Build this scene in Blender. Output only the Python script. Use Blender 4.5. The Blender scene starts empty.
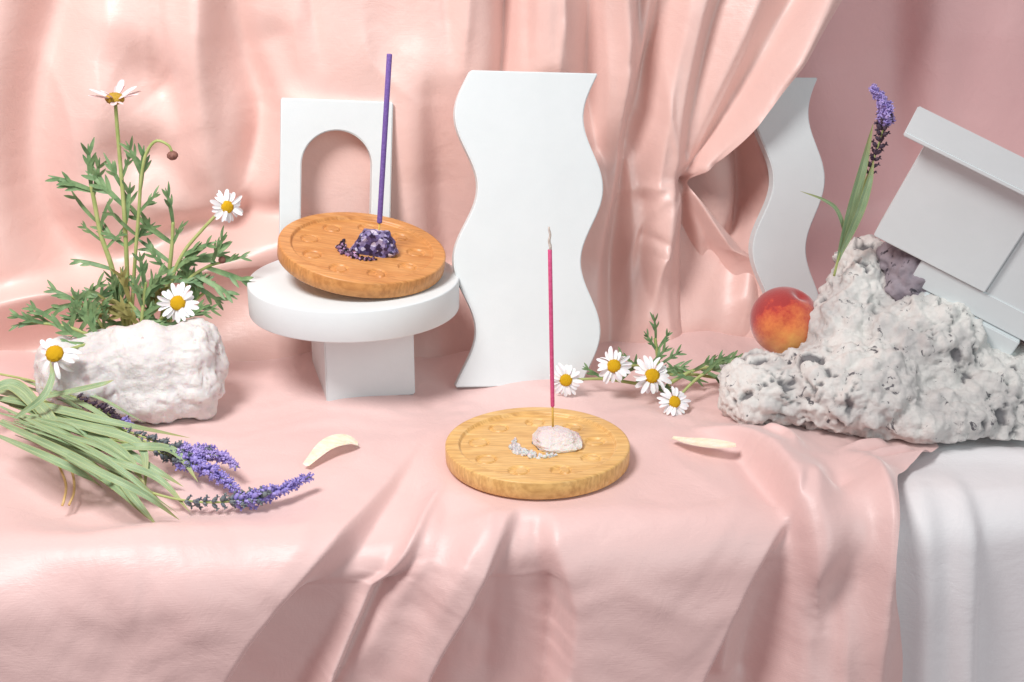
import bpy, bmesh, math, random
import numpy as np
from mathutils import Vector, Matrix, noise as mnoise

random.seed(7)
rng = np.random.default_rng(11)
scene = bpy.context.scene
COL = scene.collection

# ------------------------------------------------------------------ camera
F_PX = 1422.0
PITCH = math.radians(20.2)
CAM = np.array([0.0, -0.865, 0.392])
RT = np.array([1.0, 0, 0])
UP = np.array([0, math.sin(PITCH), math.cos(PITCH)])
FW = np.array([0, math.cos(PITCH), -math.sin(PITCH)])


def ray(px, py):
    return FW + RT * (px - 512) / F_PX + UP * (341 - py) / F_PX


def at(px, py, y):
    """point of the place at depth y, measured off the photograph"""
    d = ray(px, py)
    return CAM + d * (y - CAM[1]) / d[1]


def on_z(px, py, z):
    d = ray(px, py)
    return CAM + d * (z - CAM[2]) / d[2]


def on_plane(px, py, p0, n):
    d = ray(px, py)
    n = np.array(n)
    return CAM + d * (np.dot(np.array(p0) - CAM, n) / np.dot(d, n))


def proj(P):
    d = P - CAM
    z = d @ FW
    return 512 + F_PX * (d @ RT) / z, 341 - F_PX * (d @ UP) / z


# the table and its hangings stand turned by 8 degrees to the lens
TH = math.radians(8)
TS = np.array([math.cos(TH), math.sin(TH), 0])      # along the table
TQ = np.array([-math.sin(TH), math.cos(TH), 0])     # into the table
ZZ = np.array([0, 0, 1.0])

# ------------------------------------------------------------------ materials


def lin(r, g, b):
    f = lambda c: (c / 255 / 12.92) if c / 255 <= 0.04045 else ((c / 255 + 0.055) / 1.055) ** 2.4
    return (f(r), f(g), f(b), 1)


class NM:
    def __init__(s, name):
        s.m = bpy.data.materials.new(name)
        s.m.use_nodes = True
        s.nt = s.m.node_tree
        s.b = s.nt.nodes['Principled BSDF']

    def n(s, t, **kw):
        n = s.nt.nodes.new(t)
        for k, v in kw.items():
            if k in n.inputs:
                n.inputs[k].default_value = v
            else:
                setattr(n, k, v)
        return n

    def l(s, a, ao, b, bi):
        s.nt.links.new(a.outputs[ao], b.inputs[bi])

    def set(s, **kw):
        for k, v in kw.items():
            s.b.inputs[k.replace('_', ' ')].default_value = v
        return s

    def coord(s, scale=(1, 1, 1), which='Object', rot=(0, 0, 0)):
        tc = s.n('ShaderNodeTexCoord')
        mp = s.n('ShaderNodeMapping')
        mp.inputs['Scale'].default_value = scale
        mp.inputs['Rotation'].default_value = rot
        s.l(tc, which, mp, 'Vector')
        return mp

    def noise(s, mp, scale, detail=4, rough=.55, dist=0):
        n = s.n('ShaderNodeTexNoise', Scale=scale, Detail=detail, Roughness=rough, Distortion=dist)
        s.l(mp, 'Vector', n, 'Vector')
        return n

    def ramp(s, src, out, stops):
        r = s.n('ShaderNodeValToRGB')
        e = r.color_ramp.elements
        while len(e) < len(stops):
            e.new(.5)
        for k, (p, c) in enumerate(stops):
            e[k].position = p
            e[k].color = c if len(c) == 4 else (*c, 1)
        s.l(src, out, r, 'Fac')
        return r

    def mix(s, fac, a, b, mode='MIX'):
        m = s.n('ShaderNodeMix', data_type='RGBA', blend_type=mode)
        for sock, v in ((m.inputs[0], fac), (m.inputs[6], a), (m.inputs[7], b)):
            if isinstance(v, tuple) and hasattr(v[0], 'outputs'):
                s.nt.links.new(v[0].outputs[v[1]], sock)
            else:
                sock.default_value = v
        return m

    def base(s, node, out):
        s.l(node, out, s.b, 'Base Color')
        return s

    def bump(s, src, out, strength, dist, prev=None):
        b = s.n('ShaderNodeBump', Strength=strength, Distance=dist)
        s.l(src, out, b, 'Height')
        if prev:
            s.l(prev, 'Normal', b, 'Normal')
        s.l(b, 'Normal', s.b, 'Normal')
        return b


def cloth_mat(name, c1, c2, rough, sheen, spec=.5, weave=(1400, 90), crease=16):
    k = NM(name)
    mp = k.coord()
    n = k.noise(mp, 14, 3)
    m = k.mix((n, 'Fac'), c1, c2)
    k.base(m, 2)
    k.set(Roughness=rough, Specular_IOR_Level=spec, Sheen_Weight=sheen, Sheen_Roughness=.45)
    k.b.inputs['Sheen Tint'].default_value = (1, .95, .93, 1)
    k.set(Coat_Weight=.12 * sheen, Coat_Roughness=.42, Anisotropic=.55)
    wv = k.coord((weave[1], weave[0], weave[0]), 'UV')
    f = k.noise(wv, 1.0, 2)
    b1 = k.bump(f, 'Fac', .22, .0005)
    w2 = k.noise(mp, 38, 5, .6, .4)
    b2 = k.bump(w2, 'Fac', .45, .0022, b1)
    w3 = k.noise(mp, crease, 3, .5, .6)
    w3.noise_type = 'RIDGED_MULTIFRACTAL'
    k.bump(w3, 'Fac', .30, .0012, b2)
    # satin threads catch the light unevenly
    rr_ = k.n('ShaderNodeMapRange')
    k.l(f, 'Fac', rr_, 'Value')
    rr_.inputs['To Min'].default_value = rough - .07
    rr_.inputs['To Max'].default_value = rough + .07
    k.l(rr_, 'Result', k.b, 'Roughness')
    return k.m


MAT = {}
MAT['satin'] = cloth_mat('pink_satin', lin(237, 203, 194), lin(233, 192, 183), .43, .45, .75)
MAT['satin_table'] = cloth_mat('pale_pink_satin', lin(233, 201, 196), lin(229, 192, 188), .47, .45, .6)
MAT['mauve'] = cloth_mat('mauve_cloth', lin(240, 196, 194), lin(236, 186, 186), .5, .3)
MAT['white_cloth'] = cloth_mat('white_cloth', lin(240, 238, 239), lin(236, 234, 236), .55, .15)

k = NM('white_plaster')
mp = k.coord()
n1 = k.noise(mp, 30, 5)
k.base(k.ramp(n1, 'Fac', [(.3, lin(220, 226, 227)), (.7, lin(224, 230, 231))]), 'Color')
n2 = k.noise(mp, 900, 3)
k.set(Roughness=.6, Specular_IOR_Level=.3)
n3 = k.noise(mp, 120, 6, .6)
b_ = k.bump(n2, 'Fac', .12, .0005)
k.bump(n3, 'Fac', .12, .0012, b_)
MAT['white'] = k.m

def wood_mat(name, cols):
    k = NM(name)
    mp = k.coord((14, 140, 40))
    n1 = k.noise(mp, 1.0, 5, .6, .6)
    mp2 = k.coord((60, 900, 200))
    n2 = k.noise(mp2, 1.0, 3)
    r1 = k.ramp(n1, 'Fac', list(zip((.25, .5, .75), cols)))
    r2 = k.ramp(n2, 'Fac', [(.30, (.60, .50, .42)), (.60, (1, 1, 1))])
    k.base(k.mix(.75, (r1, 'Color'), (r2, 'Color'), 'MULTIPLY'), 2)
    k.set(Roughness=.42, Specular_IOR_Level=.45)
    k.bump(n2, 'Fac', .12, .0004)
    return k.m


MAT['wood'] = wood_mat('amber_bamboo_wood', (lin(196, 130, 70), lin(212, 150, 88), lin(222, 166, 104)))
MAT['wood_lit'] = wood_mat('amber_bamboo_wood_lit', (lin(212, 164, 96), lin(232, 188, 118), lin(240, 204, 140)))  # same bamboo, with the brighter light on the front dish put into its colour


def rock_mat(name, light, mid, dark, dscale=60, dthr=.36, rough=.75, spec=.3, trans=0):
    k = NM(name)
    mp = k.coord()
    n1 = k.noise(mp, 22, 8, .65)
    r1 = k.ramp(n1, 'Fac', [(.34, mid), (.58, light)])
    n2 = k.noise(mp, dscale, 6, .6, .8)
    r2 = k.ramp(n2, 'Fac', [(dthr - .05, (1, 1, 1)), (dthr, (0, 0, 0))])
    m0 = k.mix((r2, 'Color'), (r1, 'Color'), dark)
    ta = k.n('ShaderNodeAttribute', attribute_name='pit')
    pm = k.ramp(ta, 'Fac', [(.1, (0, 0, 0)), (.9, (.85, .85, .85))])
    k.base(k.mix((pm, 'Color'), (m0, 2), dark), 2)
    k.set(Roughness=rough, Specular_IOR_Level=spec)
    n3 = k.noise(mp, 330, 8, .75)
    b = k.bump(n3, 'Fac', .8, .0022)
    k.bump(n2, 'Fac', .5, .003, b)
    if trans:
        k.set(Subsurface_Weight=trans, Subsurface_Scale=.004)
    return k.m


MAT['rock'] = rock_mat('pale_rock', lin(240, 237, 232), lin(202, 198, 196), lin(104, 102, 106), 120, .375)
MAT['crust'] = rock_mat('dark_crystal_crust', lin(176, 164, 172), lin(120, 110, 122), lin(62, 56, 66), 90, .42, .5, .5)
MAT['gypsum'] = rock_mat('white_gypsum', lin(242, 239, 236), lin(218, 212, 211), lin(196, 172, 172), 50, .33, .5, .45, .25)
MAT['quartz'] = rock_mat('white_quartz', lin(244, 236, 232), lin(232, 212, 212), lin(222, 190, 190), 80, .34, .25, .5, .35)

k = NM('amethyst')
mp = k.coord()
v = k.n('ShaderNodeTexVoronoi', Scale=420)
k.l(mp, 'Vector', v, 'Vector')
sp = k.n('ShaderNodeSeparateColor')
k.l(v, 'Color', sp, 'Color')
r = k.ramp(sp, 'Red', [(.2, lin(44, 34, 66)), (.55, lin(96, 84, 132)), (.85, lin(150, 140, 180)), (1, lin(214, 206, 226))])
k.base(r, 'Color')
k.set(Roughness=.28)
nn = k.noise(mp, 500, 4)
k.bump(nn, 'Fac', .6, .001)
MAT['amethyst'] = k.m

k = NM('dark_garnet')
mp = k.coord()
v = k.n('ShaderNodeTexVoronoi', Scale=500)
k.l(mp, 'Vector', v, 'Vector')
sp = k.n('ShaderNodeSeparateColor')
k.l(v, 'Color', sp, 'Color')
k.base(k.ramp(sp, 'Red', [(.3, lin(34, 22, 34)), (.75, lin(84, 58, 84)), (1, lin(190, 150, 190))]), 'Color')
k.set(Roughness=.15)
MAT['garnet'] = k.m


def plain(name, c1, c2, rough=.5, scale=60, spec=.4, sss=0, stretch=(1, 1, 1), bump=.2):
    k = NM(name)
    mp = k.coord(stretch)
    n = k.noise(mp, scale, 5)
    k.base(k.ramp(n, 'Fac', [(.3, c1), (.7, c2)]), 'Color')
    k.set(Roughness=rough, Specular_IOR_Level=spec)
    if sss:
        k.set(Subsurface_Weight=sss, Subsurface_Scale=.002)
    if bump:
        k.bump(n, 'Fac', bump, .0006)
    return k.m


MAT['purple_incense'] = plain('purple_incense', lin(104, 80, 150), lin(130, 104, 176), .8, 600)
MAT['pink_incense'] = plain('pink_incense', lin(206, 72, 122), lin(226, 104, 150), .8, 600)
MAT['ash'] = plain('ash', lin(190, 176, 164), lin(222, 212, 204), .9, 500)
MAT['bamboo'] = plain('bamboo_stick', lin(204, 160, 70), lin(226, 186, 96), .6, 300)
MAT['stem'] = plain('flower_stem', lin(150, 168, 98), lin(188, 194, 130), .5, 90)
MAT['leaf'] = plain('daisy_leaf', lin(82, 116, 76), lin(134, 162, 112), .5, 130)
MAT['leaf_old'] = plain('yellowing_leaf', lin(126, 124, 66), lin(160, 150, 92), .6, 110)
MAT['petal'] = plain('white_petal', lin(236, 234, 236), lin(246, 245, 246), .55, 120, .3, .1)
MAT['petal_dull'] = plain('wilted_petal', lin(222, 196, 200), lin(238, 222, 222), .6, 120, .3, .1)
MAT['disc'] = plain('yellow_florets', lin(214, 160, 20), lin(244, 200, 40), .7, 900, .2, 0, (1, 1, 1), .9)
MAT['disc_dull'] = plain('ochre_florets', lin(184, 146, 44), lin(214, 176, 78), .7, 700, .2, 0, (1, 1, 1), .9)
MAT['bud'] = plain('brown_bud', lin(112, 72, 66), lin(150, 106, 92), .7, 500)
MAT['lav'] = plain('lavender_floret', lin(112, 100, 178), lin(186, 172, 232), .6, 260)
MAT['lav_light'] = plain('pale_lavender_floret', lin(134, 114, 190), lin(204, 188, 238), .6, 260)
MAT['calyx'] = plain('lavender_calyx', lin(86, 92, 112), lin(128, 136, 130), .6, 260)
MAT['calyx_dark'] = plain('dark_calyx', lin(58, 44, 66), lin(92, 74, 88), .6, 260)
MAT['rose'] = plain('cream_petal', lin(240, 218, 190), lin(248, 238, 220), .6, 400, .3, .35, (.3, 1, 1), .4)
MAT['cord'] = plain('straw_fibre', lin(202, 166, 104), lin(222, 188, 130), .7, 200)

k = NM('lavender_leaf')
mp = k.coord((1, 1, 1), 'UV')
mpn = k.coord((3, 24, 1), 'UV')
n = k.noise(mpn, 2.2, 5)
r1 = k.ramp(n, 'Fac', [(.3, lin(84, 118, 84)), (.48, lin(136, 162, 120)), (.66, lin(184, 200, 162)), (.82, lin(214, 220, 200))])
sep = k.n('ShaderNodeSeparateXYZ')
k.l(mp, 'Vector', sep, 'Vector')
edge = k.ramp(sep, 'Y', [(0, (1, 1, 1)), (.07, (0, 0, 0)), (.93, (0, 0, 0)), (1, (1, 1, 1))])
tipr = k.ramp(sep, 'X', [(.72, (0, 0, 0)), (1, (.8, .8, .8))])
m1 = k.mix((edge, 'Color'), (r1, 'Color'), lin(176, 182, 112))
mid = k.ramp(sep, 'Y', [(.42, (0, 0, 0)), (.5, (.6, .6, .6)), (.58, (0, 0, 0))])
m2_ = k.mix((mid, 'Color'), (m1, 2), lin(186, 202, 150))
k.base(k.mix((tipr, 'Color'), (m2_, 2), lin(178, 170, 104)), 2)
k.set(Roughness=.5, Transmission_Weight=.0)
k.set(Subsurface_Weight=.15, Subsurface_Scale=.002)
k.bump(n, 'Fac', .25, .0006)
MAT['blade'] = k.m

k = NM('peach_skin')
mp = k.coord()
n = k.noise(mp, 55, 9, .75)
sep = k.n('ShaderNodeSeparateXYZ')
k.l(mp, 'Vector', sep, 'Vector')
ad = k.n('ShaderNodeMath', operation='MULTIPLY_ADD')
k.l(n, 'Fac', ad, 0)
ad.inputs[1].default_value = .9
dd = k.n('ShaderNodeVectorMath', operation='DISTANCE')
dd.inputs[1].default_value = (-.003, -.022, -.007)
k.l(mp, 'Vector', dd, 0)
sc = k.n('ShaderNodeMath', operation='MULTIPLY')
k.l(dd, 'Value', sc, 0)
sc.inputs[1].default_value = 17
k.l(sc, 'Value', ad, 2)
k.base(k.ramp(ad, 'Value', [(.45, lin(238, 176, 92)), (.72, lin(226, 132, 74)), (.95, lin(190, 66, 52)), (1, lin(166, 52, 50))]), 'Color')
k.set(Roughness=.7, Sheen_Weight=.6, Specular_IOR_Level=.2)
pn = k.noise(mp, 700, 4, .7)
k.bump(pn, 'Fac', .4, .0006)
MAT['peach'] = k.m
MAT['wood_dark'] = plain('table_wood', lin(150, 120, 96), lin(170, 140, 112), .6, 20)

# ------------------------------------------------------------------ object helpers


def tag(o, label=None, cat=None, group=None, kind=None):
    if label:
        o['label'] = label
    if cat:
        o['category'] = cat
    if group:
        o['group'] = group
    if kind:
        o['kind'] = kind
    return o


def empty(name, loc, label, cat, group=None, rot=None):
    o = bpy.data.objects.new(name, None)
    o.empty_display_size = .01
    COL.objects.link(o)
    o.location = loc
    if rot is not None:
        o.rotation_euler = rot
    return tag(o, label, cat, group)


def link(name, me, mat, parent=None, smooth=True):
    o = bpy.data.objects.new(name, me)
    COL.objects.link(o)
    if mat is not None:
        for m in (mat if isinstance(mat, (list, tuple)) else [mat]):
            me.materials.append(m)
    if smooth:
        me.polygons.foreach_set('use_smooth', [True] * len(me.polygons))
    if parent:
        o.parent = parent
    return o


def from_bm(name, bm, mat, parent=None, smooth=True):
    me = bpy.data.meshes.new(name)
    bm.to_mesh(me)
    bm.free()
    return link(name, me, mat, parent, smooth)


def grid_mesh(name, P, mat, parent=None, uv=None, thick=0):
    """P: (nv, nu, 3) array of points"""
    nv, nu = P.shape[:2]
    idx = np.arange(nv * nu).reshape(nv, nu)
    q = np.stack([idx[:-1, :-1], idx[:-1, 1:], idx[1:, 1:], idx[1:, :-1]], -1).reshape(-1, 4)
    me = bpy.data.meshes.new(name)
    me.vertices.add(nv * nu)
    me.vertices.foreach_set('co', P.reshape(-1).astype(np.float32))
    me.loops.add(q.size)
    me.loops.foreach_set('vertex_index', q.reshape(-1).astype(np.int32))
    me.polygons.add(len(q))
    me.polygons.foreach_set('loop_start', np.arange(0, q.size, 4, dtype=np.int32))
    me.update(calc_edges=True)
    if uv is not None:
        l = me.uv_layers.new(name='UVMap')
        l.data.foreach_set('uv', uv.reshape(-1, 2)[q.reshape(-1)].reshape(-1).astype(np.float32))
    me.validate()
    o = link(name, me, mat, parent)
    return o


def tube_bm(bm, pts, radii, seg=8, cap=True):
    pts = [Vector(p) for p in pts]
    if not isinstance(radii, (list, tuple, np.ndarray)):
        radii = [radii] * len(pts)
    rings = []
    t0 = (pts[1] - pts[0]).normalized()
    a = t0.orthogonal().normalized()
    for i, p in enumerate(pts):
        t = (pts[min(i + 1, len(pts) - 1)] - pts[max(i - 1, 0)]).normalized()
        a = (a - t * a.dot(t)).normalized()
        b = t.cross(a)
        rings.append([bm.verts.new(p + (a * math.cos(2 * math.pi * j / seg) + b * math.sin(2 * math.pi * j / seg)) * radii[i]) for j in range(seg)])
    for i in range(len(rings) - 1):
        for j in range(seg):
            bm.faces.new((rings[i][j], rings[i][(j + 1) % seg], rings[i + 1][(j + 1) % seg], rings[i + 1][j]))
    if cap:
        bm.faces.new(rings[0][::-1])
        bm.faces.new(rings[-1])


def spline(pts, n=24):
    """Catmull-Rom through pts"""
    P = np.array([np.array(p, float) for p in pts])
    P = np.vstack([2 * P[0] - P[1], P, 2 * P[-1] - P[-2]])
    out = []
    segs = len(P) - 3
    for i in range(n):
        t = i / (n - 1) * segs
        k = min(int(t), segs - 1)
        t -= k
        a, b, c, d = P[k:k + 4]
        out.append(.5 * (2 * b + (c - a) * t + (2 * a - 5 * b + 4 * c - d) * t * t + (3 * b - 3 * c + d - a) * t ** 3))
    return [Vector(p) for p in out]


def tube(name, pts, radii, mat, parent=None, seg=8):
    bm = bmesh.new()
    tube_bm(bm, pts, radii, seg)
    return from_bm(name, bm, mat, parent)


def strip_bm(bm, pts, widths, normal, fold=.2, across=5, twist=0, uv=None):
    """a leaf or petal: a strip along pts, folded along its midrib"""
    pts = [Vector(p) for p in pts]
    normal = Vector(normal).normalized()
    rows = []
    n = len(pts)
    for i, p in enumerate(pts):
        t = (pts[min(i + 1, n - 1)] - pts[max(i - 1, 0)]).normalized()
        s = t.cross(normal)
        if s.length < 1e-4:
            s = t.orthogonal()
        s.normalize()
        nn = s.cross(t).normalized()
        if twist:
            q = Matrix.Rotation(twist * i / (n - 1), 3, t)
            s = q @ s
            nn = q @ nn
        row = []
        for j in range(across):
            e = j / (across - 1) * 2 - 1
            row.append(bm.verts.new(p + s * e * widths[i] + nn * abs(e) * widths[i] * fold))
        rows.append(row)
    for i in range(n - 1):
        for j in range(across - 1):
            fc = bm.faces.new((rows[i][j], rows[i][j + 1], rows[i + 1][j + 1], rows[i + 1][j]))
            if uv:
                for lp, (a, b) in zip(fc.loops, ((i, j), (i, j + 1), (i + 1, j + 1), (i + 1, j))):
                    lp[uv].uv = (a / (n - 1), b / (across - 1))


def blob_rock(name, blobs, voxel, amp, mat, parent=None, seed=0, scales=((18, 1), (45, .5), (110, .28)), flat=None, facet=0, pits=0):
    """blobs: (centre, (rx,ry,rz)); fused by voxel remesh, then roughened"""
    bm = bmesh.new()
    for c, r in blobs:
        mt = Matrix.Translation(Vector(c)) @ Matrix.Diagonal((*r, 1))
        bmesh.ops.create_icosphere(bm, subdivisions=4, radius=1, matrix=mt)
    me = bpy.data.meshes.new('tmp')
    bm.to_mesh(me)
    bm.free()
    o = bpy.data.objects.new('tmp', me)
    COL.objects.link(o)
    m = o.modifiers.new('r', 'REMESH')
    m.mode = 'VOXEL'
    m.voxel_size = voxel
    s = o.modifiers.new('s', 'SMOOTH')
    s.iterations = 6
    dg = bpy.context.evaluated_depsgraph_get()
    me2 = bpy.data.meshes.new_from_object(o.evaluated_get(dg))
    bpy.data.objects.remove(o)
    me2.name = name
    nrm = [v.normal.copy() for v in me2.vertices]
    off = Vector((seed * 7.3, seed * 3.1, seed * 1.7))
    for v, nr in zip(me2.vertices, nrm):
        d = 0
        for sc_, w in scales:
            nz_v = mnoise.noise(v.co * sc_ + off)
            d += w * (nz_v if sc_ < 40 or sc_ > 200 else (math.floor(nz_v * 3.2) + min(1, (nz_v * 3.2 % 1) * 2.2)) / 3.2)
        if facet:
            cell = mnoise.voronoi(v.co * facet + off)[0]
            d += 1.3 * (cell[1] - cell[0]) - .5
        v.co = v.co + nr * d * amp
        if flat is not None and v.co.z < flat:
            v.co.z = flat + (v.co.z - flat) * .05
    me2.update()
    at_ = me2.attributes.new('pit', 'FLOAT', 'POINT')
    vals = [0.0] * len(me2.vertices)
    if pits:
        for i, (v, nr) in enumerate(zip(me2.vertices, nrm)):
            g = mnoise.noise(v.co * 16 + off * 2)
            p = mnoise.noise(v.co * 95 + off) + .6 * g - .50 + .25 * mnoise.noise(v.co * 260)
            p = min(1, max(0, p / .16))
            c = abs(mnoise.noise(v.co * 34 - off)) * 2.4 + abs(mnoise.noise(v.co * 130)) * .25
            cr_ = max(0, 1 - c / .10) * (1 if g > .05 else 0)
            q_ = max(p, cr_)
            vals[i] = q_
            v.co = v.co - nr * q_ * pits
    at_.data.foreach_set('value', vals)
    me2.update()
    return link(name, me2, mat, parent)


# ------------------------------------------------------------------ cloth sheets


def smooth01(x):
    x = np.clip(x, 0, 1)
    return x * x * (3 - 2 * x)


class Sheet:
    """a cloth surface: a base sheet plus folds laid along lines on it"""

    def __init__(s, P, N, A):
        s.P, s.N, s.A = P, N, A          # points, normals, metric surface coordinates
        s.h = np.zeros(P.shape[:2])
        s.px, s.py = proj(P)

    def loc(s, px, py):
        i = np.argmin((s.px - px) ** 2 + (s.py - py) ** 2)
        return s.A.reshape(-1, 2)[i]

    def dist(s, poly):
        pts = [s.loc(*p) for p in poly]
        if len(pts) > 2:
            pts = [np.array(p)[:2] for p in spline([(a, b, 0) for a, b in pts], 3 * len(pts))]
        L = np.cumsum([0] + [np.linalg.norm(b - a) for a, b in zip(pts, pts[1:])])
        best = np.full(s.h.shape, 1e9)
        sd = np.zeros(s.h.shape)
        tt = np.zeros(s.h.shape)
        for k in range(len(pts) - 1):
            a, b = pts[k], pts[k + 1]
            ab = b - a
            l = np.linalg.norm(ab)
            if l < 1e-6:
                continue
            w = s.A - a
            t = np.clip((w @ ab) / l ** 2, 0, 1)
            d = w - t[..., None] * ab
            D = np.hypot(d[..., 0], d[..., 1])
            cr = ab[0] * w[..., 1] - ab[1] * w[..., 0]
            m = D < best
            best = np.where(m, D, best)
            sd = np.where(m, np.sign(cr), sd)
            tt = np.where(m, (L[k] + t * l) / L[-1], tt)
        return best, sd, tt

    @staticmethod
    def along(v, t):
        if np.isscalar(v):
            return np.full(t.shape, float(v))
        return np.interp(t, np.linspace(0, 1, len(v)), v)

    def ridge(s, poly, amp, wl, wr=None, p=2.0):
        """wl: width on the side that lies to the left of the line, wr: to the right"""
        D, sg, t = s.dist(poly)
        a = s.along(amp, t)
        w = np.where(sg * s.side > 0, s.along(wr if wr is not None else wl, t), s.along(wl, t))
        s.h += a * np.exp(-(D / w) ** p)

    def step(s, poly, amp, w, L, wL):
        """the cloth drops back by amp to the right of the line and comes forward again after L"""
        D, sg, t = s.dist(poly)
        d = D * np.where(sg * s.side > 0, 1, -1)
        a, Lt = s.along(amp, t), s.along(L, t)
        wLt = s.along(wL, t)
        s.h -= a * smooth01(d / w + .5) * (1 - smooth01((d - Lt) / wLt))

    def wrinkle(s, amp, freq, n=14, stretch=(1, 1), seed=0):
        r = np.random.default_rng(seed)
        A = s.A * np.array(stretch)
        w = np.zeros(s.h.shape)
        wx = .03 * np.sin(A[..., 0] * 31 + 1) + .02 * np.sin(A[..., 1] * 47 + A[..., 0] * 13)
        wy = .03 * np.sin(A[..., 1] * 29 + 2) + .02 * np.sin(A[..., 0] * 53 - A[..., 1] * 17)
        for _ in range(n):
            th = r.uniform(0, math.pi)
            f = freq * r.uniform(.5, 1.8)
            w += np.sin((A[..., 0] + wx) * math.cos(th) * f + (A[..., 1] + wy) * math.sin(th) * f + r.uniform(0, 6.28)) / f * freq
        s.h += amp * w / n ** .5

    side = 1

    def blur(s, n):
        for _ in range(n):
            for ax in (0, 1):
                a = np.take(s.h, [0], ax)
                b = np.take(s.h, [-1], ax)
                e = np.concatenate([a, s.h, b], ax)
                if ax == 0:
                    s.h = .25 * e[:-2] + .5 * e[1:-1] + .25 * e[2:]
                else:
                    s.h = .25 * e[:, :-2] + .5 * e[:, 1:-1] + .25 * e[:, 2:]

    def build(s, name, mat, parent=None):
        s.blur(3)
        P = s.P + s.N * s.h[..., None]
        nv, nu = s.h.shape
        o = grid_mesh(name, P, mat, parent, s.A)
        return o


def table_sheet(s0, s1, nu, lens, nv, edge_q, z0, right=None, back=.34, rad=.028, slope=80):
    """cloth over the table: flat, round over the edge, falling. right: optional px line of its right hem"""
    v = np.linspace(0, lens, nv)
    flat = back - (edge_q + rad)
    sl = math.radians(slope)
    arc = rad * sl
    q = np.where(v < flat, back - v, 0)
    z = np.zeros_like(v)
    nq = np.zeros_like(v)
    nz = np.ones_like(v)
    m = (v >= flat) & (v < flat + arc)
    a = (v - flat) / rad
    q = np.where(m, edge_q + rad - rad * np.sin(a), q)
    z = np.where(m, -rad * (1 - np.cos(a)), z)
    nq = np.where(m, -np.sin(a), nq)
    nz = np.where(m, np.cos(a), nz)
    m = v >= flat + arc
    e = v - flat - arc
    q = np.where(m, edge_q + rad - rad * math.sin(sl) - e * math.cos(sl), q)
    z = np.where(m, -rad * (1 - math.cos(sl)) - e * math.sin(sl), z)
    nq = np.where(m, -math.sin(sl), nq)
    nz = np.where(m, math.cos(sl), nz)
    u = np.linspace(0, 1, nu)
    if right is None:
        S1 = np.full(nv, s1)
    else:
        S1 = right(q, z, v)
    S = s0 + (S1[:, None] - s0) * u[None, :]
    P = S[..., None] * TS + q[:, None, None] * TQ + (z[:, None, None] + z0) * ZZ
    N = (nq[:, None, None] * TQ + nz[:, None, None] * ZZ) * np.ones(S.shape)[..., None]
    A = np.stack([S, np.broadcast_to(-v[:, None], S.shape)], -1)
    return Sheet(P, N, A)


EDGE = -0.132


def pink_right(q, z, v):
    # hem runs from under the rock to the front edge, then hangs
    pts_q = [-.16, -.130, -.1196, -.105, -.0868, -.0682, -.054, -.0433, -.03, 0, .05, .4]
    pts_s = [.213, .213, .217, .224, .2337, .2494, .268, .280, .282, .27, .26, .26]
    s = np.interp(q, pts_q, pts_s)
    return s + .13 * np.clip(-.03 - z, 0, 1) + .003 * np.sin(z * 50) * smooth01(-z / .05)


# --- pink tablecloth
Sheet.side = 1
tc = table_sheet(-.72, .24, 820, .72, 620, EDGE, 0.0, pink_right, rad=.038, slope=84)
hang = smooth01((-tc.P[..., 2] + .0) / .12)
tc.wrinkle(.0009, 38, seed=3)
tc.wrinkle(.0004, 110, seed=4)
tc.wrinkle(.00022, 260, stretch=(1, .5), seed=5)
# pleats down the front
tc.step([(428, 432), (385, 490), (340, 540), (295, 600), (255, 650), (228, 690)], [0, .004, .011, .024, .034, .04], .005, [.004, .010, .016, .026, .034, .04], [.010, .018, .025, .03, .03, .03])
tc.step([(470, 462), (440, 492), (412, 540), (385, 590), (357, 650), (338, 690)], [0, .004, .010, .017, .024, .03], .005, [.003, .005, .010, .016, .022, .026], [.02, .03, .035, .04, .045, .05])
tc.step([(522, 500), (503, 545), (477, 610), (452, 660), (438, 690)], [0, .011, .022, .032, .036], .005, [.004, .018, .046, .062, .072], [.016, .014, .012, .012, .012])
tc.step([(797, 505), (776, 550), (745, 610), (722, 660), (708, 690)], [.003, .013, .022, .03, .034], .006, [.004, .012, .02, .028, .034], [.02, .02, .03, .03, .03])
tc.ridge([(690, 428), (742, 445), (775, 475), (798, 510), (811, 545), (816, 590)], [0, .013, .020, .020, .014, .004], .0045, .030, 1.4)
tc.ridge([(728, 446), (762, 474), (788, 505), (803, 540)], [0, -.009, -.012, -.003], .014, .005, 1.5)
tc.ridge([(835, 452), (872, 470), (886, 505), (884, 560), (876, 640), (874, 720)], [0, .012, .016, .015, .013, .010], .010, .009, 1.4)
tc.ridge([(828, 462), (840, 490), (838, 520)], [0, -.008, 0], .009)
tc.ridge([(870, 520), (850, 575), (820, 640), (810, 690)], [0, -.012, -.015, -.012], .014, .016)
tc.ridge([(815, 590), (815, 640), (812, 690)], [0, .010, .012], .012, .014)
tc.ridge([(640, 655), (660, 610), (690, 560)], [.0, .002, 0], .03)
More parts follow.
